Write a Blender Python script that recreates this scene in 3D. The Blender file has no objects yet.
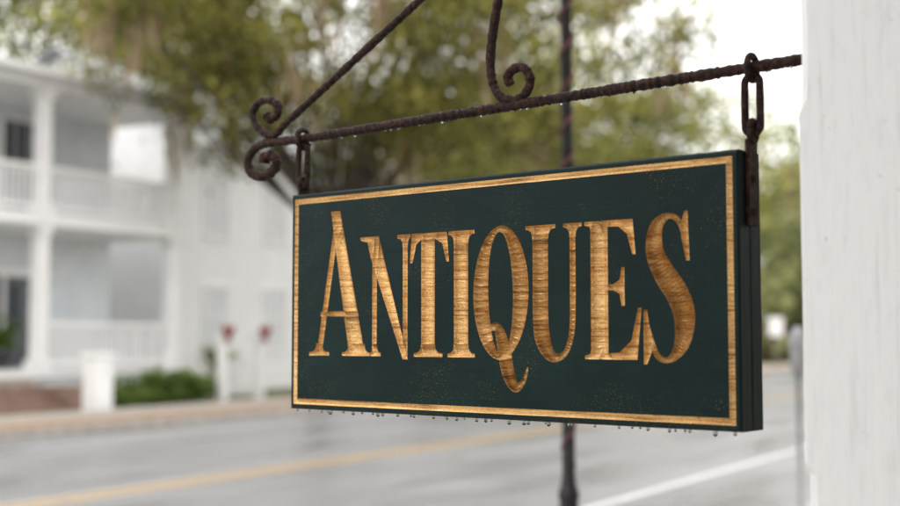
import bpy, math, random
import numpy as np
from mathutils import Vector, Matrix, kdtree
from mathutils.geometry import delaunay_2d_cdt
random.seed(4); rng=np.random.default_rng(7)
scene=bpy.context.scene
COL=scene.collection

# ------------------------------------------------------------------ materials
def newmat(name):
    m=bpy.data.materials.new(name); m.use_nodes=True
    nt=m.node_tree; b=nt.nodes['Principled BSDF']
    return m,nt,b
def N(nt,t,**kw):
    n=nt.nodes.new(t)
    for k,v in kw.items(): setattr(n,k,v)
    return n
def ramp(nt,src,stops):
    r=nt.nodes.new('ShaderNodeValToRGB')
    els=r.color_ramp.elements
    while len(els)>1: els.remove(els[-1])
    els[0].position=stops[0][0]; els[0].color=(*stops[0][1],1)
    for p,c in stops[1:]:
        e=els.new(p); e.color=(*c,1)
    nt.links.new(src,r.inputs[0]); return r
def coords(nt,scale=(1,1,1),kind='Object'):
    tc=nt.nodes.new('ShaderNodeTexCoord'); mp=nt.nodes.new('ShaderNodeMapping')
    mp.inputs['Scale'].default_value=scale
    nt.links.new(tc.outputs[kind],mp.inputs[0]); return mp.outputs[0]
def noise(nt,vec,scale,detail=4,rough=.6,dist=0):
    n=nt.nodes.new('ShaderNodeTexNoise'); n.inputs['Scale'].default_value=scale
    n.inputs['Detail'].default_value=detail; n.inputs['Roughness'].default_value=rough
    n.inputs['Distortion'].default_value=dist
    nt.links.new(vec,n.inputs['Vector']); return n.outputs['Fac']
def bump(nt,b,h,strength,dist,prev=None):
    n=nt.nodes.new('ShaderNodeBump'); n.inputs['Strength'].default_value=strength
    n.inputs['Distance'].default_value=dist
    nt.links.new(h,n.inputs['Height'])
    if prev: nt.links.new(prev,n.inputs['Normal'])
    nt.links.new(n.outputs[0],b.inputs['Normal']); return n.outputs[0]
def noisy(name,c1,c2,scale=5,rough=.7,bs=0.2,bd=.01,vscale=(1,1,1),lo=.35,hi=.65,spec=.5):
    m,nt,b=newmat(name); v=coords(nt,vscale); f=noise(nt,v,scale)
    r=ramp(nt,f,[(lo,c1),(hi,c2)]); nt.links.new(r.outputs[0],b.inputs['Base Color'])
    b.inputs['Roughness'].default_value=rough; b.inputs['Specular IOR Level'].default_value=spec
    if bs: bump(nt,b,f,bs,bd)
    return m

# ------------------------------------------------------------------ mesh builder
class MB:
    def __init__(s): s.v=[]; s.f=[]; s.m=[]; s.sm=[]
    def add(s,vs,fs,mat=0,smooth=False):
        o=len(s.v); s.v+= [tuple(p) for p in vs]
        for f in fs: s.f.append(tuple(i+o for i in f)); s.m.append(mat); s.sm.append(smooth)
    def box(s,x0,x1,y0,y1,z0,z1,mat=0):
        s.add([(x0,y0,z0),(x1,y0,z0),(x1,y1,z0),(x0,y1,z0),(x0,y0,z1),(x1,y0,z1),(x1,y1,z1),(x0,y1,z1)],
              [(0,3,2,1),(4,5,6,7),(0,1,5,4),(1,2,6,5),(2,3,7,6),(3,0,4,7)],mat)
    def bbox(s,x0,x1,y0,y1,z0,z1,c,mat=0):
        # box with chamfered vertical edges + slightly drawn-in ends
        def ring(z,i):
            a,b_,p,q=x0+i,x1-i,y0+i,y1-i
            return [(a+c,p,z),(b_-c,p,z),(b_,p+c,z),(b_,q-c,z),(b_-c,q,z),(a+c,q,z),(a,q-c,z),(a,p+c,z)]
        vs=ring(z0,c)+ring(z0+c,0)+ring(z1-c,0)+ring(z1,c)
        fs=[tuple(range(7,-1,-1)),tuple(range(24,32))]
        for r in range(3):
            for i in range(8):
                j=(i+1)%8; fs.append((r*8+i,r*8+j,r*8+8+j,r*8+8+i))
        s.add(vs,fs,mat)
    def tube(s,path,rad,n=10,mat=0,closed=False,flat=1.0):
        P=[Vector(p) for p in path]; m=len(P)
        if not hasattr(rad,'__len__'): rad=[rad]*m
        vs=[];prev=None
        for i,p in enumerate(P):
            if closed: t=P[(i+1)%m]-P[i-1]
            else: t=P[min(i+1,m-1)]-P[max(i-1,0)]
            t.normalize()
            if prev is None:
                a=Vector((0,1,0)) if abs(t.y)<.9 else Vector((0,0,1))
                a=(a-t*a.dot(t)).normalized()
            else: a=(prev-t*prev.dot(t)).normalized()
            prev=a; b=t.cross(a)
            for k in range(n):
                th=2*math.pi*k/n
                vs.append(p+a*math.cos(th)*rad[i]*flat+b*math.sin(th)*rad[i])
        fs=[]
        for i in range(m if closed else m-1):
            for k in range(n):
                i2=(i+1)%m; k2=(k+1)%n
                fs.append((i*n+k,i*n+k2,i2*n+k2,i2*n+k))
        if not closed:
            fs.append(tuple(range(n-1,-1,-1))); fs.append(tuple((m-1)*n+k for k in range(n)))
        s.add(vs,fs,mat,True)
    def lathe(s,cx,cy,prof,n=20,mat=0):
        vs=[(cx+r*math.cos(2*math.pi*k/n),cy+r*math.sin(2*math.pi*k/n),z) for z,r in prof for k in range(n)]
        fs=[]
        for i in range(len(prof)-1):
            for k in range(n):
                k2=(k+1)%n; fs.append((i*n+k,i*n+k2,(i+1)*n+k2,(i+1)*n+k))
        fs.append(tuple(range(n-1,-1,-1))); fs.append(tuple((len(prof)-1)*n+k for k in range(n)))
        s.add(vs,fs,mat,True)
    def sphere(s,c,r,mat=0,sz=1.0,nu=8,nv=6):
        vs=[];fs=[]
        for j in range(nv+1):
            ph=math.pi*j/nv
            rr=max(math.sin(ph),.02)*r
            for k in range(nu):
                th=2*math.pi*k/nu; vs.append((c[0]+rr*math.cos(th),c[1]+rr*math.sin(th),c[2]-math.cos(ph)*r*sz))
        for j in range(nv):
            for k in range(nu):
                k2=(k+1)%nu; fs.append((j*nu+k,j*nu+k2,(j+1)*nu+k2,(j+1)*nu+k))
        s.add(vs,fs,mat,True)
    def obj(s,name,mats,parent=None,M=None):
        me=bpy.data.meshes.new(name); me.from_pydata(s.v,[],s.f)
        for m in mats: me.materials.append(m)
        me.polygons.foreach_set('material_index',s.m); me.polygons.foreach_set('use_smooth',s.sm)
        me.update(); o=bpy.data.objects.new(name,me); COL.objects.link(o)
        if parent: o.parent=parent
        elif M is not None: o.matrix_world=M
        return o
def empty(name,M=None):
    e=bpy.data.objects.new(name,None); COL.objects.link(e)
    if M is not None: e.matrix_world=M
    return e

# street frame: local x = along the street, local y = across it (towards the far side)
STREET=Matrix.Rotation(math.radians(59.04),4,'Z')
# sign frame: local x along the sign, local y into the board, z up (world heights)
SIGN=Matrix.Translation((-.3785,2.976,0))@Matrix.Rotation(math.radians(-39.7),4,'Z')

def catmull(pts,n=10):
    P=[np.array(p,float) for p in pts]; out=[]
    P=[2*P[0]-P[1]]+P+[2*P[-1]-P[-2]]
    for i in range(1,len(P)-2):
        p0,p1,p2,p3=P[i-1:i+3]
        for k in range(n):
            t=k/n
            out.append(.5*((2*p1)+(-p0+p2)*t+(2*p0-5*p1+4*p2-p3)*t*t+(-p0+3*p1-3*p2+p3)*t**3))
    out.append(P[-2]); return out

# ------------------------------------------------------------------ SIGN
def mat_green():
    m,nt,b=newmat('green_sign_paint')
    v=coords(nt,(2.5,2.5,60)); g=noise(nt,v,3,6,.65,.3)
    big=noise(nt,coords(nt,(1,1,1.6)),3.5,5,.65,.4)
    r=ramp(nt,big,[(.28,(.0022,.0105,.0098)),(.5,(.0036,.0150,.0140)),(.72,(.0062,.0215,.0198))])
    st=ramp(nt,g,[(.30,(.7,.7,.7)),(.5,(1,1,1)),(.72,(1.3,1.3,1.3))])
    mg=N(nt,'ShaderNodeMix',data_type='RGBA',blend_type='MULTIPLY'); mg.inputs[0].default_value=.5
    nt.links.new(r.outputs[0],mg.inputs[6]); nt.links.new(st.outputs[0],mg.inputs[7])
    fl=noise(nt,coords(nt),420,2,.5); fr=ramp(nt,fl,[(.66,(0,0,0)),(.69,(1,1,1))])
    reg=noise(nt,coords(nt),6,3,.5,.5); rr=ramp(nt,reg,[(.50,(0,0,0)),(.62,(1,1,1))])
    mu=N(nt,'ShaderNodeMath',operation='MULTIPLY'); nt.links.new(fr.outputs[0],mu.inputs[0]); nt.links.new(rr.outputs[0],mu.inputs[1])
    mx=N(nt,'ShaderNodeMix',data_type='RGBA'); nt.links.new(mu.outputs[0],mx.inputs[0])
    nt.links.new(mg.outputs[2],mx.inputs[6]); mx.inputs[7].default_value=(.34,.23,.06,1)
    nt.links.new(mx.outputs[2],b.inputs['Base Color'])
    rg=ramp(nt,big,[(.3,(.30,)*3),(.7,(.46,)*3)]); nt.links.new(rg.outputs[0],b.inputs['Roughness'])
    b.inputs['Specular IOR Level'].default_value=.11
    n1=bump(nt,b,g,.16,.002)
    dr=noise(nt,coords(nt),160,4,.65); bump(nt,b,dr,.15,.001,n1)
    return m
def mat_gold():
    m,nt,b=newmat('gold_leaf')
    g=noise(nt,coords(nt,(2.2,2.2,52)),3.0,6,.66,.5)
    r=ramp(nt,g,[(.26,(.10,.045,.016)),(.36,(.40,.21,.075)),(.47,(.76,.47,.185)),(.70,(.90,.64,.31))])
    sp=noise(nt,coords(nt,(1,1,2)),110,5,.75)
    r2=ramp(nt,sp,[(.34,(.26,.18,.13)),(.42,(1,1,1))])
    big=noise(nt,coords(nt),9,4,.6); r3=ramp(nt,big,[(.35,(.78,.70,.62)),(.56,(1,1,1))])
    mx=N(nt,'ShaderNodeMix',data_type='RGBA',blend_type='MULTIPLY'); mx.inputs[0].default_value=.8
    nt.links.new(r.outputs[0],mx.inputs[6]); nt.links.new(r2.outputs[0],mx.inputs[7])
    mx2=N(nt,'ShaderNodeMix',data_type='RGBA',blend_type='MULTIPLY'); mx2.inputs[0].default_value=.7
    nt.links.new(mx.outputs[2],mx2.inputs[6]); nt.links.new(r3.outputs[0],mx2.inputs[7])
    nt.links.new(mx2.outputs[2],b.inputs['Base Color'])
    b.inputs['Metallic'].default_value=.6
    rg=ramp(nt,sp,[(.35,(.5,)*3),(.6,(.22,)*3)]); nt.links.new(rg.outputs[0],b.inputs['Roughness'])
    n1=bump(nt,b,g,.9,.006); bump(nt,b,sp,.45,.002,n1)
    return m
GREEN=mat_green(); GOLD=mat_gold()
SPAINT,_nt,_b=newmat('dark_board_edge')
_g=noise(_nt,coords(_nt,(40,40,2)),4,5); _r=ramp(_nt,_g,[(.3,(.002,.006,.006)),(.7,(.007,.015,.014))])
_nt.links.new(_r.outputs[0],_b.inputs['Base Color']); _b.inputs['Roughness'].default_value=.45; _b.inputs['Specular IOR Level'].default_value=.15
bump(_nt,_b,_g,.4,.003)

pieces=[]
def poly(p): 
    a=sum(p[i][0]*p[(i+1)%len(p)][1]-p[(i+1)%len(p)][0]*p[i][1] for i in range(len(p)))
    pieces.append(p if a>0 else p[::-1])
def stroke(pts,ws,n=8,closed=False):
    if not closed:
        q=catmull([(x,y,w) for (x,y),w in zip(pts,ws)],n)
    else: q=[np.array((x,y,w)) for (x,y),w in zip(pts,ws)]
    L=[];R=[];m=len(q)
    for i in range(m):
        a=q[(i+1)%m] if closed else q[min(i+1,m-1)]; b=q[i-1] if closed else q[max(i-1,0)]
        t=(a-b)[:2]; t/=np.linalg.norm(t); nn=np.array((-t[1],t[0])); w=max(q[i][2],.003)/2
        L.append(tuple(q[i][:2]+nn*w)); R.append(tuple(q[i][:2]-nn*w))
    for i in range(m if closed else m-1):
        j=(i+1)%m; poly([R[i],R[j],L[j],L[i]])
def serif(cx,y,hl,hr,d,st,th=.0075):
    # slab with curved brackets into a stem of half width st
    pts=[(cx-hl,y),(cx+hr,y),(cx+hr,y+d*th)]
    for k in range(1,5):
        t=k/4; pts.append((cx+hr+(st-hr)*(1-(1-t)**2)*.98,y+d*(th+.020*t*t)))
    for k in range(4,0,-1):
        t=k/4; pts.append((cx-hl+(hl-st)*(1-(1-t)**2)*.98,y+d*(th+.020*t*t)))
    pts.append((cx-hl,y+d*th)); poly(pts)
def stem(cx,h,y0,y1): poly([(cx-h,y0),(cx+h,y0),(cx+h,y1),(cx-h,y1)])
B=.126;T=.394
# A
poly([(.089,B+.003),(.105,B+.003),(.161,.439),(.146,.439)])
poly([(.133,.459),(.162,.459),(.2425,B+.003),(.1935,B+.003)])
poly([(.1005,.216),(.222,.216),(.220,.2275),(.102,.2275)])
serif(.097,B,.033,.032,1,.009); serif(.218,B,.047,.040,1,.0245)
# N
stem(.272,.0068,B+.003,T-.003); serif(.272,B,.012,.019,1,.0070)
poly([(.234,T),(.284,T),(.372,B-.006),(.357,B-.006),(.259,T-.045),(.250,T-.012),(.230,T-.008),(.227,T)])
stem(.3640,.0068,B-.006,T-.003); serif(.364,T,.024,.016,-1,.0070)
# T
stem(.430,.0190,B+.003,T-.003); serif(.430,B,.041,.041,1,.0192)
poly([(.383,T),(.483,T),(.489,T-.064),(.482,T-.064),(.470,T-.024),(.448,T-.013),(.412,T-.013),(.396,T-.024),(.385,T-.064),(.378,T-.064)])
# I
stem(.522,.0192,B+.003,T-.003); serif(.522,B,.037,.037,1,.0194); serif(.522,T,.034,.037,-1,.0194)
# Q
pp=[];ww=[]
for k in range(56):
    th=2*math.pi*k/56; w=.012+.028*abs(math.cos(th-.12))**1.5
    pp.append((.627+.0518*math.cos(th),.2605+.132*math.sin(th))); ww.append(w)
stroke(pp,ww,closed=True)
stroke([(.588,.158),(.600,.186),(.620,.187),(.634,.150),(.646,.098),(.664,.068),(.684,.078),(.696,.108)],[.007,.013,.022,.032,.033,.023,.012,.004])
# U
stroke([(.728,T-.003),(.728,.30),(.728,.215),(.733,.165),(.751,.134),(.773,.129),(.792,.144),(.804,.185),(.806,.25),(.806,T-.003)],[.038,.038,.038,.037,.026,.015,.012,.013,.0135,.0135],n=6)
serif(.728,T,.037,.037,-1,.0192); serif(.806,T,.022,.022,-1,.007)
# E
stem(.868,.0198,B+.003,T-.003); poly([(.834,T),(.868,T),(.868,T-.024),(.849,T-.020),(.846,T-.010),(.834,T-.007)])
poly([(.834,B),(.868,B),(.868,B+.024),(.849,B+.020),(.846,B+.010),(.834,B+.007)])
poly([(.870,T),(.944,T),(.950,T-.068),(.943,T-.068),(.931,T-.028),(.912,T-.013),(.870,T-.011)])
poly([(.870,.259),(.900,.259),(.914,.251),(.918,.228),(.925,.228),(.925,.302),(.918,.302),(.914,.279),(.900,.270),(.870,.270)])
poly([(.870,B),(.952,B),(.962,B+.098),(.954,B+.098),(.939,B+.036),(.912,B+.013),(.870,B+.011)])
# S
stroke([(1.058,T-.060),(1.046,T-.014),(1.022,T+.001),(.996,T-.018),(.991,T-.062),(1.010,T-.104),(1.039,B+.122),(1.053,B+.080),(1.046,B+.030),(1.020,B+.001),(.993,B+.012),(.975,B+.066)],
       [.006,.011,.012,.028,.038,.045,.047,.044,.031,.012,.012,.006],n=7)
poly([(1.055,T+.008),(1.062,T+.008),(1.065,T-.084),(1.058,T-.084),(1.048,T-.040),(1.047,T-.016)])
poly([(.966,B-.008),(.973,B-.008),(.983,B+.014),(.982,B+.036),(.974,B+.094),(.966,B+.094)])
W_,H_=1.165,.507
# border frame
a0,a1=.0115,.0240
O=[(a0,a0),(W_-a0,a0),(W_-a0,H_-a0),(a0,H_-a0)]; I=[(a1,a1),(W_-a1,a1),(W_-a1,H_-a1),(a1,H_-a1)]
for k in range(4): poly([O[k],O[(k+1)%4],I[(k+1)%4],I[k]])
ins=.004
rect=[(ins,ins),(W_-ins,ins),(W_-ins,H_-ins),(ins,H_-ins)]
V=[];F=[]
for p in [rect]+pieces:
    F.append(list(range(len(V),len(V)+len(p)))); V+=p
def in_pieces(G,plist):
    res=np.zeros(len(G),bool)
    for p in plist:
        xs=[q[0] for q in p]; ys=[q[1] for q in p]
        c=np.where((G[:,0]>min(xs))&(G[:,0]<max(xs))&(G[:,1]>min(ys))&(G[:,1]<max(ys)))[0]
        if not len(c): continue
        g=G[c]; r=np.zeros(len(c),bool)
        for i in range(len(p)):
            x1,y1=p[i]; x2,y2=p[(i+1)%len(p)]
            if y1==y2: continue
            r^=((y1>g[:,1])!=(y2>g[:,1]))&(g[:,0]<(x2-x1)*(g[:,1]-y1)/(y2-y1)+x1)
        res[c]|=r
    return res
# interior refinement points inside gold
st=.0033
gx,gy=np.meshgrid(np.arange(.055,1.09,st),np.arange(.05,.47,st))
gx=gx+ (np.arange(gx.shape[0])%2)[:,None]*st*.5
G=np.stack([gx.ravel(),gy.ravel()],1); inside=in_pieces(G,pieces[:-4])
pts=[tuple(q) for q in G[inside]]
# mid-line points of the border groove
am=(a0+a1)/2
for x in np.arange(am,W_-am,.008): pts+=[(x,am),(x,H_-am)]
for y in np.arange(am+.008,H_-am,.008): pts+=[(am,y),(W_-am,y)]
V+=pts
vo,eo,fo,ov,oe,of=delaunay_2d_cdt([Vector(p) for p in V],[],F,1,1e-5,True)
cent=np.array([[sum(vo[i].x for i in f)/len(f),sum(vo[i].y for i in f)/len(f)] for f in fo])
gold=in_pieces(cent,pieces)
ed={}
for fi,f in enumerate(fo):
    for i in range(len(f)):
        e=tuple(sorted((f[i],f[(i+1)%len(f)]))); ed.setdefault(e,[]).append(bool(gold[fi]))
bset=set(); samples=[]
for e,l in ed.items():
    if len(l)==2 and l[0]!=l[1]:
        bset.update(e); a,b_=vo[e[0]],vo[e[1]]; n=max(1,int((a-b_).length/.001))
        for k in range(n+1): samples.append(a.lerp(b_,k/n))
kd=kdtree.KDTree(len(samples))
for i,s_ in enumerate(samples): kd.insert((s_.x,s_.y,0),i)
kd.balance()
gv=set(i for fi,f in enumerate(fo) if gold[fi] for i in f)
dep=[0.]*len(vo)
for i in gv:
    if i in bset or not samples: continue
    d=kd.find((vo[i].x,vo[i].y,0))[2]
    # incised: steep shoulder, then a shallower V towards the middle of the stroke
    dep[i]=.0095*(1-math.exp(-d/.0026))+.34*d
z0=1.429
sign=empty('antiques_sign',SIGN)
me=bpy.data.meshes.new('carved_face')
me.from_pydata([(p.x,dep[i],z0+p.y) for i,p in enumerate(vo)],[],[tuple(f) for f in fo])
me.materials.append(GREEN); me.materials.append(GOLD)
me.polygons.foreach_set('material_index',[1 if g else 0 for g in gold]); me.polygons.foreach_set('use_smooth',[bool(g) for g in gold])
for e in me.edges:
    l=ed.get(tuple(sorted(e.vertices)))
    if l and len(l)==2 and l[0]!=l[1]: e.use_edge_sharp=True
me.update(); face=bpy.data.objects.new('carved_face',me); COL.objects.link(face); face.parent=sign
mb=MB()
# chamfer ring + front slab sides
def ringp(i,y): return [(i,y,z0+i),(W_-i,y,z0+i),(W_-i,y,z0+H_-i),(i,y,z0+H_-i)]
R0=ringp(ins,0);R1=ringp(0,.004);R2=ringp(0,.041);R3=ringp(.003,.0425);R4=ringp(.003,.0445);R5=ringp(0,.046);R6=ringp(0,.084);R7=ringp(ins,.088)
vs=sum([R0,R1,R2,R3,R4,R5,R6,R7],[]); fs=[]
for r in range(7):
    for i in range(4):
        j=(i+1)%4; fs.append((r*4+i,r*4+4+i,r*4+4+j,r*4+j))
fs.append((28,31,30,29))
mb.add(vs,fs,0); mb.obj('board_body',[SPAINT],sign)

# ---- water drops
WATER,nt,b=newmat('water'); b.inputs['Transmission Weight'].default_value=1; b.inputs['Roughness'].default_value=.02; b.inputs['IOR'].default_value=1.33
b.inputs['Base Color'].default_value=(.55,.58,.58,1)
mb=MB()
x=.02
while x<W_-.01:
    r=random.uniform(.0022,.0050)
    prof=[(z0-r*2.2,r*.15),(z0-r*2.05,r*.55),(z0-r*1.6,r*.93),(z0-r*1.1,r),(z0-r*.5,r*.9),(z0+.0005,r*1.15)]
    mb.lathe(x,random.choice([.006,.010,.016,.030]),prof,12)
    x+=random.choice([.012,.018,.028,.04,.055])*random.uniform(.7,1.3)
mb.obj('hanging_water_drops',[WATER],sign)

# ------------------------------------------------------------------ IRONWORK
IRON,nt,b=newmat('rusty_wrought_iron')
f=noise(nt,coords(nt),85,6,.75); f2=noise(nt,coords(nt),320,3,.7); bg_=noise(nt,coords(nt),14,3,.6)
r=ramp(nt,f,[(.36,(.009,.005,.0045)),(.48,(.032,.014,.010)),(.58,(.085,.035,.020)),(.72,(.17,.070,.038))])
r3=ramp(nt,bg_,[(.35,(.5,.48,.5)),(.58,(1,1,1))])
mx=N(nt,'ShaderNodeMix',data_type='RGBA',blend_type='MULTIPLY'); mx.inputs[0].default_value=.9
nt.links.new(r.outputs[0],mx.inputs[6]); nt.links.new(r3.outputs[0],mx.inputs[7])
nt.links.new(mx.outputs[2],b.inputs['Base Color']); b.inputs['Roughness'].default_value=.55; b.inputs['Specular IOR Level'].default_value=.2
n1=bump(nt,b,f,1.0,.016); bump(nt,b,f2,.8,.004,n1)
iron=empty('iron_sign_bracket',SIGN)
yc=.044; zb=2.078
def zbar(s): return zb+.0135*max(0,s+.05)/1.3
def P3(l,y=yc): return [(a,y,c) for a,c in l]
def rough_tube(mb,path,r,n=14,amp=.14):
    rr=[ (r if not hasattr(r,'__len__') else r[i])*(1+random.uniform(-amp,amp)) for i in range(len(path))]
    mb.tube(path,rr,n)
mb=MB()
bar=[(1.315-.006*i,zbar(1.315-.006*i)) for i in range(224)]
curl=catmull([(-.030,zb),(-.100,zb+.003),(-.150,zb+.002),(-.190,zb-.010),(-.210,2.040),(-.196,2.011),(-.155,1.998),(-.115,2.010),(-.103,2.032),(-.120,2.048),(-.146,2.044),(-.150,2.032)],8)
path=P3([p for p in bar if p[0]>-.02])+P3([tuple(c) for c in curl])
rough_tube(mb,path,[.0108]*(len(path)-60)+[.0108+.0035*i/60 for i in range(60)])
mb.obj('horizontal_bar',[IRON],iron)
mb=MB()
br=[(1.315-.0075*i,0) for i in range(188)]
br=[(s_,2.098+.532*(s_+.119)) for s_,_ in br if s_>-.06]
cu=catmull([(-.075,2.121),(-.110,2.100),(-.150,2.108),(-.184,2.136),(-.192,2.166),(-.168,2.188),(-.128,2.188),(-.100,2.170),(-.104,2.148),(-.128,2.140),(-.140,2.150)],8)
path=P3(br)+P3([tuple(c) for c in cu])
rough_tube(mb,path,[.0095]*(len(path)-60)+[.0095+.0015*i/60 for i in range(60)])
mb.obj('diagonal_brace',[IRON],iron)
mb=MB()
S0=-.526+1.165
q=[(515,77),(512,70),(518,63),(529,62),(537,72),(536,84),(526,93),(513,93),(501,85),(494,70),(492,50),(494,28),(498,5),(503,-20),(505,-45),(501,-68),(490,-80),(478,-74),(476,-62),(484,-56)]
sc=catmull([(S0+.0023*(a-515)-.018,2.142-.0021*(c-75)) for a,c in q],7)
sc=[(a,c-.006) for a,c in sc]
path=P3([tuple(c) for c in sc]); rough_tube(mb,path,[.0100]*len(path)); mb.obj('scroll',[IRON],iron)
# hangers: ring round the bar, oval link, strap on the board end
def oval(cx,y,zc,hw,hz,plane):
    out=[]
    for k in range(32):
        th=2*math.pi*k/32; a=hw*math.cos(th); c=(hz-hw)*(1 if math.sin(th)>0 else -1)+hw*math.sin(th) if abs(math.sin(th))>.02 else 0
        out.append((cx+(a if plane=='x' else 0),y+(a if plane=='y' else 0),zc+c))
    return out
for nm,cx,sg in (('hanger_link',W_+.0085,1),('hanger_link_2',-.0085,-1)):
    mb=MB(); dz=zbar(cx)-2.075
    mb.tube(oval(cx,yc,zb-.001+dz-.003,.0185,.0225,'y'),.0065,10,closed=True)
    mb.tube(oval(cx,yc,2.006+dz,.0150,.054,'x'),.0070,10,closed=True)
    mb.tube(oval(cx,yc,1.962+dz*.7,.011,.018,'y'),.0065,10,closed=True)
    x0,x1=(W_+.0005,W_+.0085) if sg>0 else (-.0085,-.0005)
    mb.bbox(x0,x1,yc-.018,yc+.018,1.800,1.958,.0015)
    for zz in (1.825,1.885): mb.sphere(((x1 if sg>0 else x0),yc,zz),.007)
    mb.obj(nm,[IRON],iron)
mb=MB(); mb.bbox(1.303,1.311,yc-.03,yc+.03,2.03,2.15,.002); mb.bbox(1.303,1.311,yc-.03,yc+.03,2.80,2.92,.002); mb.obj('wall_plates',[IRON],iron)
mb=MB()
for k in range(34):
    s_=random.uniform(-.05,1.28); r=random.uniform(.0014,.0028)
    mb.sphere((s_,yc+random.uniform(-.003,.003),zbar(s_)-.0105-r*.5),r,sz=1.25)
for k in range(160):
    s_=random.uniform(-.02,1.29); th=random.uniform(-2.2,1.2); r=random.uniform(.0007,.0015)
    mb.sphere((s_,yc-.0108*math.cos(th),zbar(s_)+.0108*math.sin(th)),r,nu=6,nv=4)
for k in range(100):
    s_=random.uniform(-.05,.6); th=random.uniform(-2.2,1.5); r=random.uniform(.0007,.0014)
    mb.sphere((s_,yc-.0095*math.cos(th),2.098+.532*(s_+.119)+.0095*math.sin(th)),r,nu=6,nv=4)
mb.obj('water_beads',[WATER],iron)

# ------------------------------------------------------------------ POST
PW,nt,b=newmat('weathered_white_paint')
g=noise(nt,coords(nt,(9,9,1.6)),7,6,.65); sp=noise(nt,coords(nt),60,6,.75); st2=noise(nt,coords(nt,(30,30,1.0)),3,5,.7)
r=ramp(nt,g,[(.25,(.70,.71,.71)),(.5,(.81,.81,.81))]); r2=ramp(nt,sp,[(.30,(.42,.42,.41)),(.36,(1,1,1))]); r3=ramp(nt,st2,[(.30,(.78,.79,.79)),(.44,(1,1,1))])
mx=N(nt,'ShaderNodeMix',data_type='RGBA',blend_type='MULTIPLY'); mx.inputs[0].default_value=.7
nt.links.new(r.outputs[0],mx.inputs[6]); nt.links.new(r2.outputs[0],mx.inputs[7])
mx2=N(nt,'ShaderNodeMix',data_type='RGBA',blend_type='MULTIPLY'); mx2.inputs[0].default_value=.8
nt.links.new(mx.outputs[2],mx2.inputs[6]); nt.links.new(r3.outputs[0],mx2.inputs[7])
nt.links.new(mx2.outputs[2],b.inputs['Base Color']); b.inputs['Roughness'].default_value=.45
n1=bump(nt,b,st2,.25,.004); n2=bump(nt,b,sp,.2,.002,n1)
mb=MB()
px0,px1,py0,py1=1.309,1.515,yc-.108,yc+.092
def pring(z,c):
    return [(px0+c,py0,z),(px1-c,py0,z),(px1,py0+c,z),(px1,py1-c,z),(px1-c,py1,z),(px0+c,py1,z),(px0,py1-c,z),(px0,py0+c,z)]
lv=[(.10,.003),(.26,.003),(.29,.020),(1.355,.020),(1.372,.018),(1.385,.008),(1.392,.003),(1.975,.003),(1.985,.008),(2.0,.015),(2.02,.018),(3.10,.018),(3.13,.003),(3.19,.003)]
zz=[]
for i in range(len(lv)-1):
    n=max(1,int((lv[i+1][0]-lv[i][0])/.05))
    for k in range(n): t=k/n; zz.append((lv[i][0]+(lv[i+1][0]-lv[i][0])*t, (lv[i][1]+(lv[i+1][1]-lv[i][1])*t)+random.uniform(0,.0016)))
zz.append(lv[-1])
vs=[];fs=[]
for z,c in zz: vs+=pring(z,c)
for i in range(len(zz)-1):
    for k in range(8): j=(k+1)%8; fs.append((i*8+k,i*8+j,i*8+8+j,i*8+8+k))
fs.append(tuple(range(7,-1,-1))); fs.append(tuple(len(vs)-8+k for k in range(8)))
mb.add(vs,fs); mb.bbox(px0-.025,px1+.025,py0-.025,py1+.025,.105,.24,.006)
mb.obj('wooden_porch_post',[PW],None,SIGN)

# ------------------------------------------------------------------ GROUND, ROAD
def sheet(name,u0,u1,v0,v1,z,mat):
    mb=MB(); mb.add([(u0,v0,z),(u1,v0,z),(u1,v1,z),(u0,v1,z)],[(0,1,2,3)]); return mb.obj(name,[mat],None,STREET)
GRASS=noisy('winter_lawn',(.07,.09,.03),(.18,.155,.08),3,.9,.4,.03)
m_asph,nt,b=newmat('wet_asphalt')
f=noise(nt,coords(nt,(.25,1,1)),.9,5,.6,.3); fi=noise(nt,coords(nt),90,3,.7)
r=ramp(nt,f,[(.3,(.16,.16,.165)),(.7,(.26,.26,.265))]); nt.links.new(r.outputs[0],b.inputs['Base Color'])
rr=ramp(nt,f,[(.35,(.22,)*3),(.65,(.5,)*3)]); nt.links.new(rr.outputs[0],b.inputs['Roughness']); b.inputs['Specular IOR Level'].default_value=.9
bump(nt,b,fi,.3,.006)
CONC=noisy('concrete_sidewalk',(.34,.31,.27),(.48,.45,.41),4,.55,.15,.005)
LEAFY=noisy('leaf_strewn_brick',(.24,.14,.085),(.40,.28,.19),7,.6,.3,.01)
KERB=noisy('kerb_concrete',(.28,.25,.22),(.4,.37,.33),6,.5,.15,.005)
YEL=noisy('worn_yellow_road_paint',(.42,.30,.17),(.64,.44,.20),6,.4,.1,.002)
WHT=noisy('white_road_paint',(.5,.5,.5),(.75,.75,.75),10,.4,.1,.002)
mb=MB(); mb.add([(-400,-400,0),(500,-400,0),(500,500,0),(-400,500,0)],[(0,1,2,3)]); mb.obj('ground',[GRASS])
sheet('road',-150,320,3.0,15.8,.004,m_asph)
mb=MB()
for v in (9.35,9.62): mb.add([(-150,v,.008),(320,v,.008),(320,v+.13,.008),(-150,v+.13,.008)],[(0,1,2,3)],0)
for v in (4.85,14.5): mb.add([(-150,v,.008),(320,v,.008),(320,v+.13,.008),(-150,v+.13,.008)],[(0,1,2,3)],1)
mb.obj('road_markings',[YEL,WHT],None,STREET)
mb=MB(); mb.box(-150,320,15.8,15.98,0,.14); mb.box(-150,320,2.82,3.0,0,.14); mb.obj('kerb',[KERB],None,STREET)
mb=MB(); mb.box(-150,320,15.98,17.4,0,.125,1); mb.box(-150,320,17.4,19.0,0,.13,0)
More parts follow.
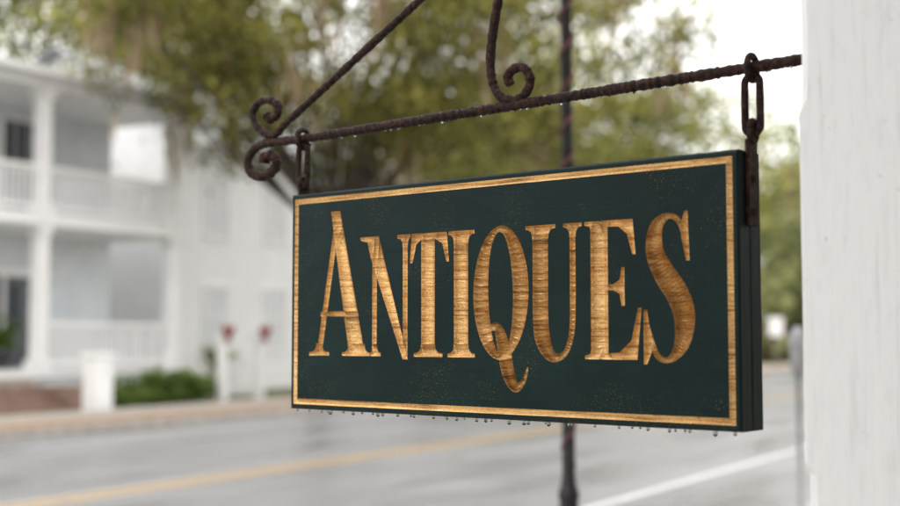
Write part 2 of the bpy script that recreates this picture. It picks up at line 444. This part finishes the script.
for k in range(-60,160): mb.box(k*1.5,k*1.5+.012,17.42,18.98,.131,.134,1)
mb.box(-150,320,-2.5,2.82,0,.10,0)
mb.obj('sidewalk',[CONC,LEAFY],None,STREET)

# ------------------------------------------------------------------ HOUSES
HW,nt,b=newmat('white_clapboard')
tc=coords(nt); w=N(nt,'ShaderNodeTexWave',wave_type='BANDS',bands_direction='Z',wave_profile='SAW'); w.inputs['Scale'].default_value=1.2
nt.links.new(tc,w.inputs[0]); f=noise(nt,tc,2,4); r=ramp(nt,f,[(.3,(.78,.79,.80)),(.7,(.86,.86,.86))]); nt.links.new(r.outputs[0],b.inputs['Base Color']); b.inputs['Roughness'].default_value=.6
bump(nt,b,w.outputs['Fac'],.3,.02)
TRIM=noisy('white_trim_paint',(.80,.80,.80),(.87,.87,.86),3,.5,.1,.005)
SHADEW=noisy('shade_tinted_porch_wall',(.62,.66,.69),(.72,.75,.77),2,.6,.1,.01)  # white wall with the porch shade put into its colour as grey-blue
ROOF=noisy('grey_metal_roof',(.34,.35,.36),(.46,.47,.48),3,.4,.1,.01)
GLASS,nt,b=newmat('window_glass'); b.inputs['Base Color'].default_value=(.07,.08,.09,1); b.inputs['Roughness'].default_value=.08
BLIND=noisy('closed_white_shutters',(.62,.64,.66),(.72,.73,.75),5,.5,.1,.01)
BRICK,nt,b=newmat('red_brick'); bt=N(nt,'ShaderNodeTexBrick'); bt.inputs['Scale'].default_value=4
bt.inputs['Color1'].default_value=(.19,.11,.085,1); bt.inputs['Color2'].default_value=(.27,.165,.13,1); bt.inputs['Mortar'].default_value=(.35,.32,.28,1)
nt.links.new(coords(nt),bt.inputs[0]); nt.links.new(bt.outputs[0],b.inputs['Base Color']); b.inputs['Roughness'].default_value=.6
DOORM=noisy('dark_door_paint',(.09,.10,.105),(.13,.14,.15),3,.4,.05,.01)

def window(mb,u,v,z,w,h,mat_trim=0,mat_glass=1,d=1):
    # d=1: faces -v ; d=-1: faces +v
    def bx(x0,x1,ya,yb,z0_,z1_,m):
        y0,y1=sorted((v-d*ya,v-d*yb)); mb.box(x0,x1,y0,y1,z0_,z1_,m)
    bx(u-w/2,u+w/2,.02,.012,z,z+h,mat_glass)
    t=.09
    bx(u-w/2-t,u-w/2,.06,.002,z-t,z+h+t,mat_trim); bx(u+w/2,u+w/2+t,.06,.002,z-t,z+h+t,mat_trim)
    bx(u-w/2,u+w/2,.055,.002,z-t,z,mat_trim); bx(u-w/2,u+w/2,.055,.002,z+h,z+h+t,mat_trim)
    bx(u-w/2,u+w/2,.045,.021,z+h/2-.025,z+h/2+.025,mat_trim)
    for sgn in (-1,1): bx(u+sgn*w/6-.012,u+sgn*w/6+.012,.04,.022,z+.001,z+h/2-.026,mat_trim); bx(u+sgn*w/6-.012,u+sgn*w/6+.012,.04,.022,z+h/2+.026,z+h-.001,mat_trim)

house=empty('white_porch_house',STREET)
U0,U1,VP,VW=3.9,23.0,21.5,24.0
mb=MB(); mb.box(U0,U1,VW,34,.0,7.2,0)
mb.obj('walls',[SHADEW],house)
mb=MB(); mb.box(U0-.1,U1+.1,VP-.1,VW-.003,.70,.86,0); mb.box(U0-.1,U1+.1,VP-.1,VW-.003,4.0,4.28,0); mb.box(U0-.2,U1+.2,VP-.2,VW-.003,7.0,7.32,0)
mb.box(U0,U1,VP,VP+.05,.05,.70,1); mb.box(U1-.05,U1,VP+.06,VW-.01,.05,.7,1)
mb.obj('porch_floors',[TRIM,BLIND],house)
mb=MB()
cols=[u for u in (3.9+.15,7.6,11.3,15.0,18.7,22.75)]
for u in cols:
    for a,b_ in ((.861,3.999),(4.281,6.999)):
        mb.bbox(u-.15,u+.15,VP-.02,VP+.28,a+.22,b_-.2,.02); mb.bbox(u-.21,u+.21,VP-.08,VP+.34,a,a+.219,.01); mb.bbox(u-.20,u+.20,VP-.07,VP+.33,b_-.199,b_,.01)
mb.obj('columns',[TRIM],house)
mb=MB()
for i in range(len(cols)-1):
    a,b_=cols[i]+.16,cols[i+1]-.16
    for lev,base in ((0,.86),(1,4.28)):
        if lev==0 and i==3: continue
        mb.box(a,b_,VP+.07,VP+.18,base+.95,base+1.05); mb.box(a,b_,VP+.08,VP+.17,base+.08,base+.18)
        n=int((b_-a)/.15)
        for k in range(n):
            x=a+(k+.5)*(b_-a)/n; mb.box(x-.030,x+.030,VP+.10,VP+.15,base+.181,base+.949)
for base in (.86,4.28):
    mb.box(U1-.16,U1-.07,VP+.30,VW-.01,base+.95,base+1.03)
    for k in range(17): y=VP+.36+k*.126; mb.box(U1-.135,U1-.095,y-.02,y+.02,base+.02,base+.949)
mb.obj('railings',[TRIM],house)
mb=MB()
for u in (9.5,13.0,16.3,20.1): window(mb,u,VW,5.0 if u<19 else 4.4,1.05,1.9 if u<19 else 2.3)
for u in (9.5,13.0,16.3): window(mb,u,VW,1.5,1.05,2.0)
mb.obj('windows',[TRIM,GLASS],house)
mb=MB(); mb.box(19.7,20.6,VW-.03,VW-.012,.87,3.0,0)
for a,b_ in ((19.35,19.62),(20.68,20.95)): mb.box(a,b_,VW-.03,VW-.012,1.4,3.0,1)
for a,b_ in ((19.25,19.35),(19.62,19.7),(20.6,20.68),(20.95,21.05)): mb.box(a,b_,VW-.07,VW-.003,.87,3.0,2)
mb.box(19.25,21.05,VW-.08,VW-.003,3.001,3.2,2)
for a,b_ in ((1.0,1.75),(1.9,2.8)): mb.box(19.82,20.48,VW-.04,VW-.031,a,b_,1 if a>1.5 else 0)
mb.obj('door',[DOORM,GLASS,TRIM],house)
mb=MB()
e=.45
A=[(U0-e,VP-e,7.33),(U1+e,VP-e,7.33),(U1+e,34+e,7.33),(U0-e,34+e,7.33),(U0+6,27.8,9.3),(U1-6,27.8,9.3)]
mb.add(A,[(0,1,5,4),(1,2,5),(2,3,4,5),(3,0,4),(3,2,1,0)],0); mb.box(U0-e,U1+e,VP-e-.04,VP-e-.003,7.2,7.36,1); mb.box(U1+e+.003,U1+e+.04,VP-e,34+e,7.2,7.36,1)
mb.obj('roof',[ROOF,TRIM],house)
mb=MB()
for k in range(5): mb.box(14.9,18.1,VP-.12-(k+1)*.32,VP-.101 if k==0 else VP-.12-k*.32-.001,0.02,.86-(k+1)*.145,0)
for u in (14.7,18.3):
    mb.box(u-.16,u+.16,VP-1.9,VP-.11,.02,.55,1); mb.bbox(u-.22,u+.22,VP-2.35,VP-1.91,.02,1.15,.02,2); mb.bbox(u-.26,u+.26,VP-2.39,VP-1.87,1.151,1.25,.02,2)
mb.obj('brick_steps',[BRICK,BRICK,TRIM],house)

h2=empty('white_clapboard_house',STREET)
mb=MB(); a,b_,c,d=26.0,38.0,24.5,34.0
mb.box(a,b_,c,d,0,7.4,0); mb.add([(a,c,7.401),(a,d,7.401),(a,(c+d)/2,10.2)],[(0,2,1)],0); mb.add([(b_,c,7.401),(b_,d,7.401),(b_,(c+d)/2,10.2)],[(0,1,2)],0); mb.obj('walls',[HW],h2)
mb=MB(); e=.5; mc=(c+d)/2
mb.add([(a-e,c-e,7.15),(b_+e,c-e,7.15),(b_+e,mc,10.32),(a-e,mc,10.32),(a-e,d+e,7.15),(b_+e,d+e,7.15)],[(0,1,2,3),(3,2,5,4)],0); mb.box(a-e,b_+e,c-e-.05,c-e-.005,7.0,7.16,1); mb.obj('roof',[ROOF,TRIM],h2)
mb=MB()
for u in (27.6,30.3,33.5,36.4):
    window(mb,u,c,4.5,.95,1.7)
    window(mb,u,c,1.2,.95,1.8)
mb.obj('windows',[TRIM,BLIND],h2)
mb=MB(); mb.bbox(a-.05,a+.16,c-.06,c-.003,0,7.3,.01); mb.bbox(b_-.16,b_+.05,c-.06,c-.003,0,7.3,.01); mb.obj('corner_boards',[TRIM],h2)

# unseen antiques shop added to darken post and sign reflections; post carries its porch
shop=empty('unseen_antiques_shop',STREET)
SHOPW=noisy('shop_clapboard',(.42,.43,.40),(.52,.53,.50),3,.6,.2,.01)
mb=MB(); mb.box(-9,9,-9,-2.5,.0,6.4,0); mb.obj('walls',[SHOPW],shop)
mb=MB()
for u in (-6.5,-3.6,3.2,6.2): window(mb,u,-2.5,.9,1.9,1.7,0,1,-1)
for u in (-6,-2,2,6): window(mb,u,-2.5,4.3,1.0,1.5,0,1,-1)
mb.obj('windows',[TRIM,GLASS],shop)
mb=MB(); mb.box(-.9,.1,-2.49,-2.46,.11,2.25,0); mb.box(-.75,-.05,-2.459,-2.45,1.1,2.1,1)
for a,b_ in ((-1.02,-.9),(.1,.22)): mb.box(a,b_,-2.497,-2.43,.11,2.37,2)
mb.box(-.9,.1,-2.497,-2.43,2.251,2.37,2); mb.obj('door',[DOORM,GLASS,TRIM],shop)
mb=MB(); mb.box(-9,9,-2.497,.85,3.36,3.44,1); mb.box(-9,9,.38,.60,3.20,3.359,1)
mb.add([(-9.2,.95,3.42),(9.2,.95,3.42),(9.2,-2.5,4.0),(-9.2,-2.5,4.0),(-9.2,.95,3.46),(9.2,.95,3.46),(9.2,-2.5,4.04),(-9.2,-2.5,4.04)],[(3,2,1,0),(4,5,6,7),(0,1,5,4),(1,2,6,5),(3,0,4,7)],0)
mb.obj('unseen_porch_roof',[ROOF,TRIM],shop)
mb=MB()
for u in (-8.8,-5.1,-1.5): mb.bbox(u-.1,u+.1,.39,.59,.10,3.199,.012)
mb.obj('other_porch_posts',[TRIM],shop)
mb=MB(); mb.add([(-9.4,-9.4,6.401),(9.4,-9.4,6.401),(9.4,-2.1,6.401),(-9.4,-2.1,6.401),(-9.4,-5.75,8.6),(9.4,-5.75,8.6)],[(0,1,5,4),(3,4,5,2),(0,4,3),(1,2,5),(3,2,1,0)],0); mb.obj('roof',[ROOF],shop)

# gate posts with red bows
gate=empty('white_garden_gate',STREET)
RED=noisy('red_ribbon',(.22,.012,.015),(.34,.03,.03),9,.6,.1,.01)
mb=MB()
for u,v in ((23.5,20.6),(24.9,20.6)):
    mb.bbox(u-.11,u+.11,v-.11,v+.11,0,1.55,.015); mb.bbox(u-.16,u+.16,v-.16,v+.16,1.551,1.63,.01)
for k in range(8): mb.box(23.68+k*.145,23.76+k*.145,20.58,20.61,.12,1.0+.12*math.sin(k/7*math.pi))
mb.box(23.62,24.78,20.611,20.65,.3,.38); mb.box(23.62,24.78,20.611,20.65,.8,.88); mb.obj('posts_and_pickets',[TRIM],gate)
mb=MB()
for u in (23.5,24.9):
    for sg in (-1,1): mb.tube([(u,20.42,1.72),(u+sg*.12,20.40,1.81),(u+sg*.19,20.42,1.75),(u+sg*.12,20.42,1.66),(u,20.42,1.72)],[.03,.052,.058,.052,.03],8)
    mb.sphere((u,20.40,1.72),.05); mb.tube([(u,20.42,1.7),(u-.05,20.42,1.55),(u-.08,20.42,1.42)],[.025,.03,.025],6); mb.tube([(u,20.42,1.7),(u+.05,20.42,1.55),(u+.08,20.42,1.42)],[.025,.03,.025],6)
mb.obj('red_bows',[RED],gate)

# ------------------------------------------------------------------ FOLIAGE
def leafmat(name,c1,c2,c3,transl=.35):
    m=bpy.data.materials.new(name); m.use_nodes=True; nt=m.node_tree; nt.nodes.clear()
    at=N(nt,'ShaderNodeAttribute',attribute_name='tone'); r=ramp(nt,at.outputs['Fac'],[(0,c1),(.5,c2),(1,c3)])
    d=N(nt,'ShaderNodeBsdfPrincipled'); d.inputs['Roughness'].default_value=.5; d.inputs['Specular IOR Level'].default_value=.25
    tr=N(nt,'ShaderNodeBsdfTranslucent'); mx=N(nt,'ShaderNodeMixShader'); mx.inputs[0].default_value=transl
    nt.links.new(r.outputs[0],d.inputs['Base Color']); nt.links.new(r.outputs[0],tr.inputs[0])
    nt.links.new(d.outputs[0],mx.inputs[1]); nt.links.new(tr.outputs[0],mx.inputs[2])
    o=N(nt,'ShaderNodeOutputMaterial'); nt.links.new(mx.outputs[0],o.inputs[0]); return m
OLIVE=leafmat('olive_leaves',(.075,.078,.020),(.26,.255,.060),(.52,.46,.13),.45)
LIME=leafmat('yellow_green_leaves',(.13,.14,.045),(.33,.34,.10),(.54,.50,.18),.45)
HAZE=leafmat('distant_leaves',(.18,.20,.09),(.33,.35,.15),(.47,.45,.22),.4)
SHRUB=leafmat('shrub_leaves',(.05,.09,.02),(.14,.22,.045),(.28,.34,.09))
MOSS=leafmat('spanish_moss',(.20,.14,.08),(.32,.235,.14),(.44,.35,.23),.3)
BARK=noisy('oak_bark',(.035,.028,.022),(.10,.08,.065),6,.85,.6,.03,(1,1,.3))
def leaves_obj(name,C,size,tone,mat,parent,vertical=False):
    n=len(C); a=rng.normal(size=(n,3)); 
    if vertical: a=rng.normal(size=(n,3))*.12; a[:,2]=1
    a/=np.linalg.norm(a,axis=1)[:,None]; b=np.cross(a,rng.normal(size=(n,3))); b/=np.linalg.norm(b,axis=1)[:,None]
    L=(size*rng.uniform(.6,1.3,n))[:,None]; Wd=L*(.12 if vertical else .5)
    v=np.empty((n,4,3)); v[:,0]=C+a*L; v[:,1]=C+b*Wd+a*L*.1; v[:,2]=C-a*L; v[:,3]=C-b*Wd+a*L*.1
    me=bpy.data.meshes.new(name); me.vertices.add(4*n); me.vertices.foreach_set('co',v.reshape(-1))
    me.loops.add(4*n); me.loops.foreach_set('vertex_index',np.arange(4*n,dtype=np.int32))
    me.polygons.add(n); me.polygons.foreach_set('loop_start',np.arange(0,4*n,4,dtype=np.int32)); me.polygons.foreach_set('loop_total',np.full(n,4,dtype=np.int32))
    me.update(calc_edges=True)
    at=me.attributes.new('tone','FLOAT','POINT'); at.data.foreach_set('value',np.repeat(tone,4).astype(np.float32))
    me.materials.append(mat); o=bpy.data.objects.new(name,me); COL.objects.link(o)
    if parent: o.parent=parent
    return o
def clumps(ells,n):
    out=[]
    vol=np.array([e[3]*e[4]*e[5] for e in ells]); pr=vol/vol.sum()
    for k in range(n):
        e=ells[rng.choice(len(ells),p=pr)]; d=rng.normal(size=3); d/=np.linalg.norm(d); r=rng.uniform(.35,1)**.6
        out.append([e[0]+d[0]*r*e[3],e[1]+d[1]*r*e[4],e[2]+d[2]*r*e[5]])
    return np.array(out)
def scatter(cl,per,sig):
    k=np.repeat(np.arange(len(cl)),per); sg=rng.uniform(.6,1.3,len(cl))*sig
    off=rng.normal(size=(len(k),3))*sg[k][:,None]*np.array([1,1,.6]); C=cl[k]+off
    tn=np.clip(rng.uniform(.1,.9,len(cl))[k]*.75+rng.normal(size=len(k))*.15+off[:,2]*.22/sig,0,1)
    return C,tn
def tree(name,x,y,trunk_h,tr,ells,ncl,per,sig,size,mat,moss=0,lean=(0,0)):
    e=empty(name); cl=clumps(ells,ncl); C,tn=scatter(cl,per,sig)
    leaves_obj('foliage',C,size,tn,mat,e)
    mb=MB(); top=np.array((x+lean[0],y+lean[1],trunk_h)); 
    base=[(x,y,-.1),(x,y,.15),(x+lean[0]*.3,y+lean[1]*.3,trunk_h*.4),tuple(top)]
    mb.tube([tuple(p) for p in catmull(base,5)],[tr*(1.5-.55*min(1,i/4)) *(1-.02*i) for i in range(16)],12)
    idx=rng.choice(len(cl),min(len(cl),46),replace=False)
    for j,i in enumerate(idx):
        t=cl[i]; mid=top*.5+t*.5+np.array((*rng.normal(size=2)*.6,rng.uniform(0,.9))); s0=top-np.array((0,0,rng.uniform(0,trunk_h*.3)))
        q=catmull([tuple(s0),tuple(s0*.75+mid*.25+np.array((0,0,.3))),tuple(mid),tuple(t)],4); r0=tr*(.55 if j<7 else .22)
        mb.tube([tuple(p) for p in q],[max(.015,r0*(1-.93*k/(len(q)-1))) for k in range(len(q))],7)
    mb.obj('trunk_and_limbs',[BARK],e)
    if moss:
        lo=cl[rng.choice(len(cl),moss)]; k=np.repeat(np.arange(moss),34)
        off=rng.normal(size=(len(k),3))*np.array([.2,.2,.45]); off[:,2]-=.6
        leaves_obj('spanish_moss',lo[k]+off,.40,rng.uniform(0,1,len(k)),MOSS,e,True)
    return e
tree('live_oak_tree',-3.3,30.5,4.2,.42,[(-3.0,30,9.6,5.6,5,3.4),(-6.4,28,9.0,2.6,3,1.9),(1.5,29,8.6,4.5,4,3.0),(-1,30,6.6,4,3,1.2),(-4.8,28,6.0,1.4,2,.7)],430,70,.50,.115,OLIVE,22,(.5,0))
tree('live_oak_tree.001',5.2,45.5,4.5,.45,[(4,45,9.0,5,5,3.6),(1,46,7.2,5,4,2.6),(8.4,45,6.6,3.4,4,1.8),(9.6,46,8.6,3.2,3,2.6)],340,66,.60,.15,LIME,10,(-.5,0))
tree('live_oak_tree.002',-14.0,44,6,.5,[(-13.5,43,12.2,5,5,3.4),(-9.0,43,12.0,4,4,3)],210,70,.6,.16,LIME,3)
tree('live_oak_tree.003',1.0,70,6,.5,[(1,68,9.5,9,6,5),(-8,66,10,6,5,4.5)],230,70,.9,.24,LIME,0)
# distant tree belt
E=[]
for k in range(46):
    ang=math.radians(-48+k*2.15); R=92+rng.uniform(-10,14); h=rng.uniform(4.5,7.0)
    E.append((R*math.sin(ang),R*math.cos(ang),h*.92,4.5,4.5,h))
for k in range(10): E.append((20.5+k*2.4,76+k*5,7.2+k*.25,4.0,4,7.8+k*.35))
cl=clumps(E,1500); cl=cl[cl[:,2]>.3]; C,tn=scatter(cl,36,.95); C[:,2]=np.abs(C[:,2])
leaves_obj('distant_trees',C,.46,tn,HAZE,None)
# russet understorey on the right
cl=np.array([[x,70+ (x-14)*1.6+rng.normal()*.6,rng.uniform(.3,2.4)] for x in np.linspace(14,34,110)])
C,tn=scatter(cl,60,.5); leaves_obj('russet_hedge',C,.2,tn,leafmat('russet_leaves',(.05,.03,.018),(.13,.08,.05),(.21,.14,.09),.3),None)
# shrubs in front of the porch
def uv(u,v,z): p=STREET@Vector((u,v,z)); return [p.x,p.y,p.z]
def shrub(name,u,v,w,d,h,mat=SHRUB,n=26):
    cl=np.array([uv(u+rng.uniform(-w,w),v+rng.uniform(-d,d),rng.uniform(.15,h)) for _ in range(n)]); C,tn=scatter(cl,70,.16); C[:,2]=np.abs(C[:,2])
    leaves_obj(name,C,.07,tn,mat,None)
shrub('green_shrub',19.9,20.7,.7,.3,.5); shrub('green_shrub.001',21.6,20.8,.7,.35,.8); shrub('green_shrub.002',22.9,21.0,.5,.3,.55)
shrub('dark_shrub',25.6,22.4,.5,.4,1.3,OLIVE,20); shrub('green_shrub.003',12.5,20.7,1.6,.3,.7)
# potted plant on the porch
pp_=empty('potted_plant'); mb=MB(); mb.lathe(19.0,23.2,[(.861,.14),(.9,.16),(1.2,.21),(1.22,.23),(1.26,.23),(1.26,.19)],16); 
po=mb.obj('pot',[noisy('dark_pot',(.04,.04,.045),(.07,.07,.07),5)],pp_); po.matrix_parent_inverse=Matrix(); po.matrix_local=STREET
cl=np.array([uv(19.0+rng.normal()*.14,23.2+rng.normal()*.14,rng.uniform(1.3,1.95)) for _ in range(22)]); C,tn=scatter(cl,40,.09); leaves_obj('leaves',C,.06,tn,SHRUB,pp_)

# ------------------------------------------------------------------ STREET LAMP (near kerb)
lamp=empty('street_lamp',Matrix.Translation((.64,6.8,.10)))
BLK=noisy('black_cast_iron',(.010,.010,.011),(.024,.022,.022),14,.4,.3,.004,spec=.3)
mb=MB(); mb.lathe(0,0,[(0,.17),(.06,.17),(.08,.14),(.2,.125),(.34,.10),(.40,.085),(.44,.095),(.47,.085),(.52,.062),(.60,.050),(.64,.058),(.66,.058),(.69,.045),(.75,.036),(3.7,.030),(3.72,.06),(3.76,.06),(3.80,.04)],24)
mb.obj('pole',[BLK],lamp)
mb=MB(); mb.lathe(0,0,[(3.801,.08),(3.84,.10),(3.86,.10)],16,0); mb.lathe(0,0,[(3.861,.085),(4.05,.15),(4.22,.15)],16,1); mb.lathe(0,0,[(4.221,.19),(4.25,.19),(4.36,.09),(4.40,.03),(4.47,.02),(4.49,.003)],16,0)
mb.obj('lantern',[BLK,noisy('frosted_glass',(.6,.6,.58),(.7,.7,.68),4,.3,0)],lamp)
mb=MB(); path=[]
for k in range(420): z=.8+k*.0068; th=k*.20; path.append((.036*math.cos(th),.036*math.sin(th),z))
mb.tube(path,.0075,6); mb.obj('spiral_ribbon',[noisy('dull_red_ribbon',(.07,.018,.018),(.15,.045,.04),20,.6,.1,.003)],lamp)

# parking meter on near kerb + distant road sign
STEEL=noisy('galvanised_steel',(.18,.18,.19),(.28,.28,.29),12,.45,.1,.002)
ps=empty('parking_meter',Matrix.Translation((2.90,10.45,.10)))
mb=MB(); mb.lathe(0,0,[(0,.05),(.03,.05),(.04,.022),(1.15,.022),(1.16,.04),(1.2,.045),(1.22,.06),(1.42,.075),(1.50,.07),(1.56,.045),(1.58,.01)],14); mb.obj('meter_and_pole',[STEEL],ps)
ds=empty('road_sign',Matrix.Translation((15.6,60,0)))
mb=MB(); mb.tube([(0,0,0),(0,0,2.5)],.04,8); mb.obj('pole',[STEEL],ds); mb=MB(); mb.bbox(-.35,.35,-.07,-.045,1.6,2.5,.01); mb.obj('plate',[TRIM],ds)

# ------------------------------------------------------------------ LIGHT
w=bpy.data.worlds.new('World'); scene.world=w; w.use_nodes=True; nt=w.node_tree; bg=nt.nodes['Background']
sky=N(nt,'ShaderNodeTexSky',sky_type='NISHITA'); sky.sun_disc=False; sky.sun_elevation=math.radians(50); sky.sun_rotation=math.radians(-150); sky.dust_density=5
sc_=N(nt,'ShaderNodeVectorMath',operation='SCALE'); sc_.inputs['Scale'].default_value=.12; nt.links.new(sky.outputs[0],sc_.inputs[0])
mx=N(nt,'ShaderNodeMix',data_type='RGBA'); mx.inputs[0].default_value=.9; nt.links.new(sc_.outputs[0],mx.inputs[6]); mx.inputs[7].default_value=(2.26,2.23,2.21,1)
nt.links.new(mx.outputs[2],bg.inputs[0]); bg.inputs[1].default_value=1.0
sd=bpy.data.lights.new('sun','SUN'); sd.energy=1.0; sd.angle=math.radians(20); sd.color=(1,.96,.90); so=bpy.data.objects.new('sun',sd); COL.objects.link(so)
az=math.radians(-150); el=math.radians(50)
dirv=Vector((math.sin(az)*math.cos(el),math.cos(az)*math.cos(el),math.sin(el))); so.rotation_euler=dirv.to_track_quat('Z','Y').to_euler()

cam=bpy.data.cameras.new('camera'); co=bpy.data.objects.new('camera',cam); COL.objects.link(co); scene.camera=co
cam.lens=50; cam.sensor_width=36; co.location=(0,0,1.6); co.rotation_euler=(math.radians(90+3.8),0,0); cam.clip_end=2000; cam.clip_start=.05
cam.dof.use_dof=True; cam.dof.focus_distance=2.6; cam.dof.aperture_fstop=1.8
scene.view_settings.view_transform='Standard'; scene.view_settings.look='None'; scene.view_settings.exposure=0
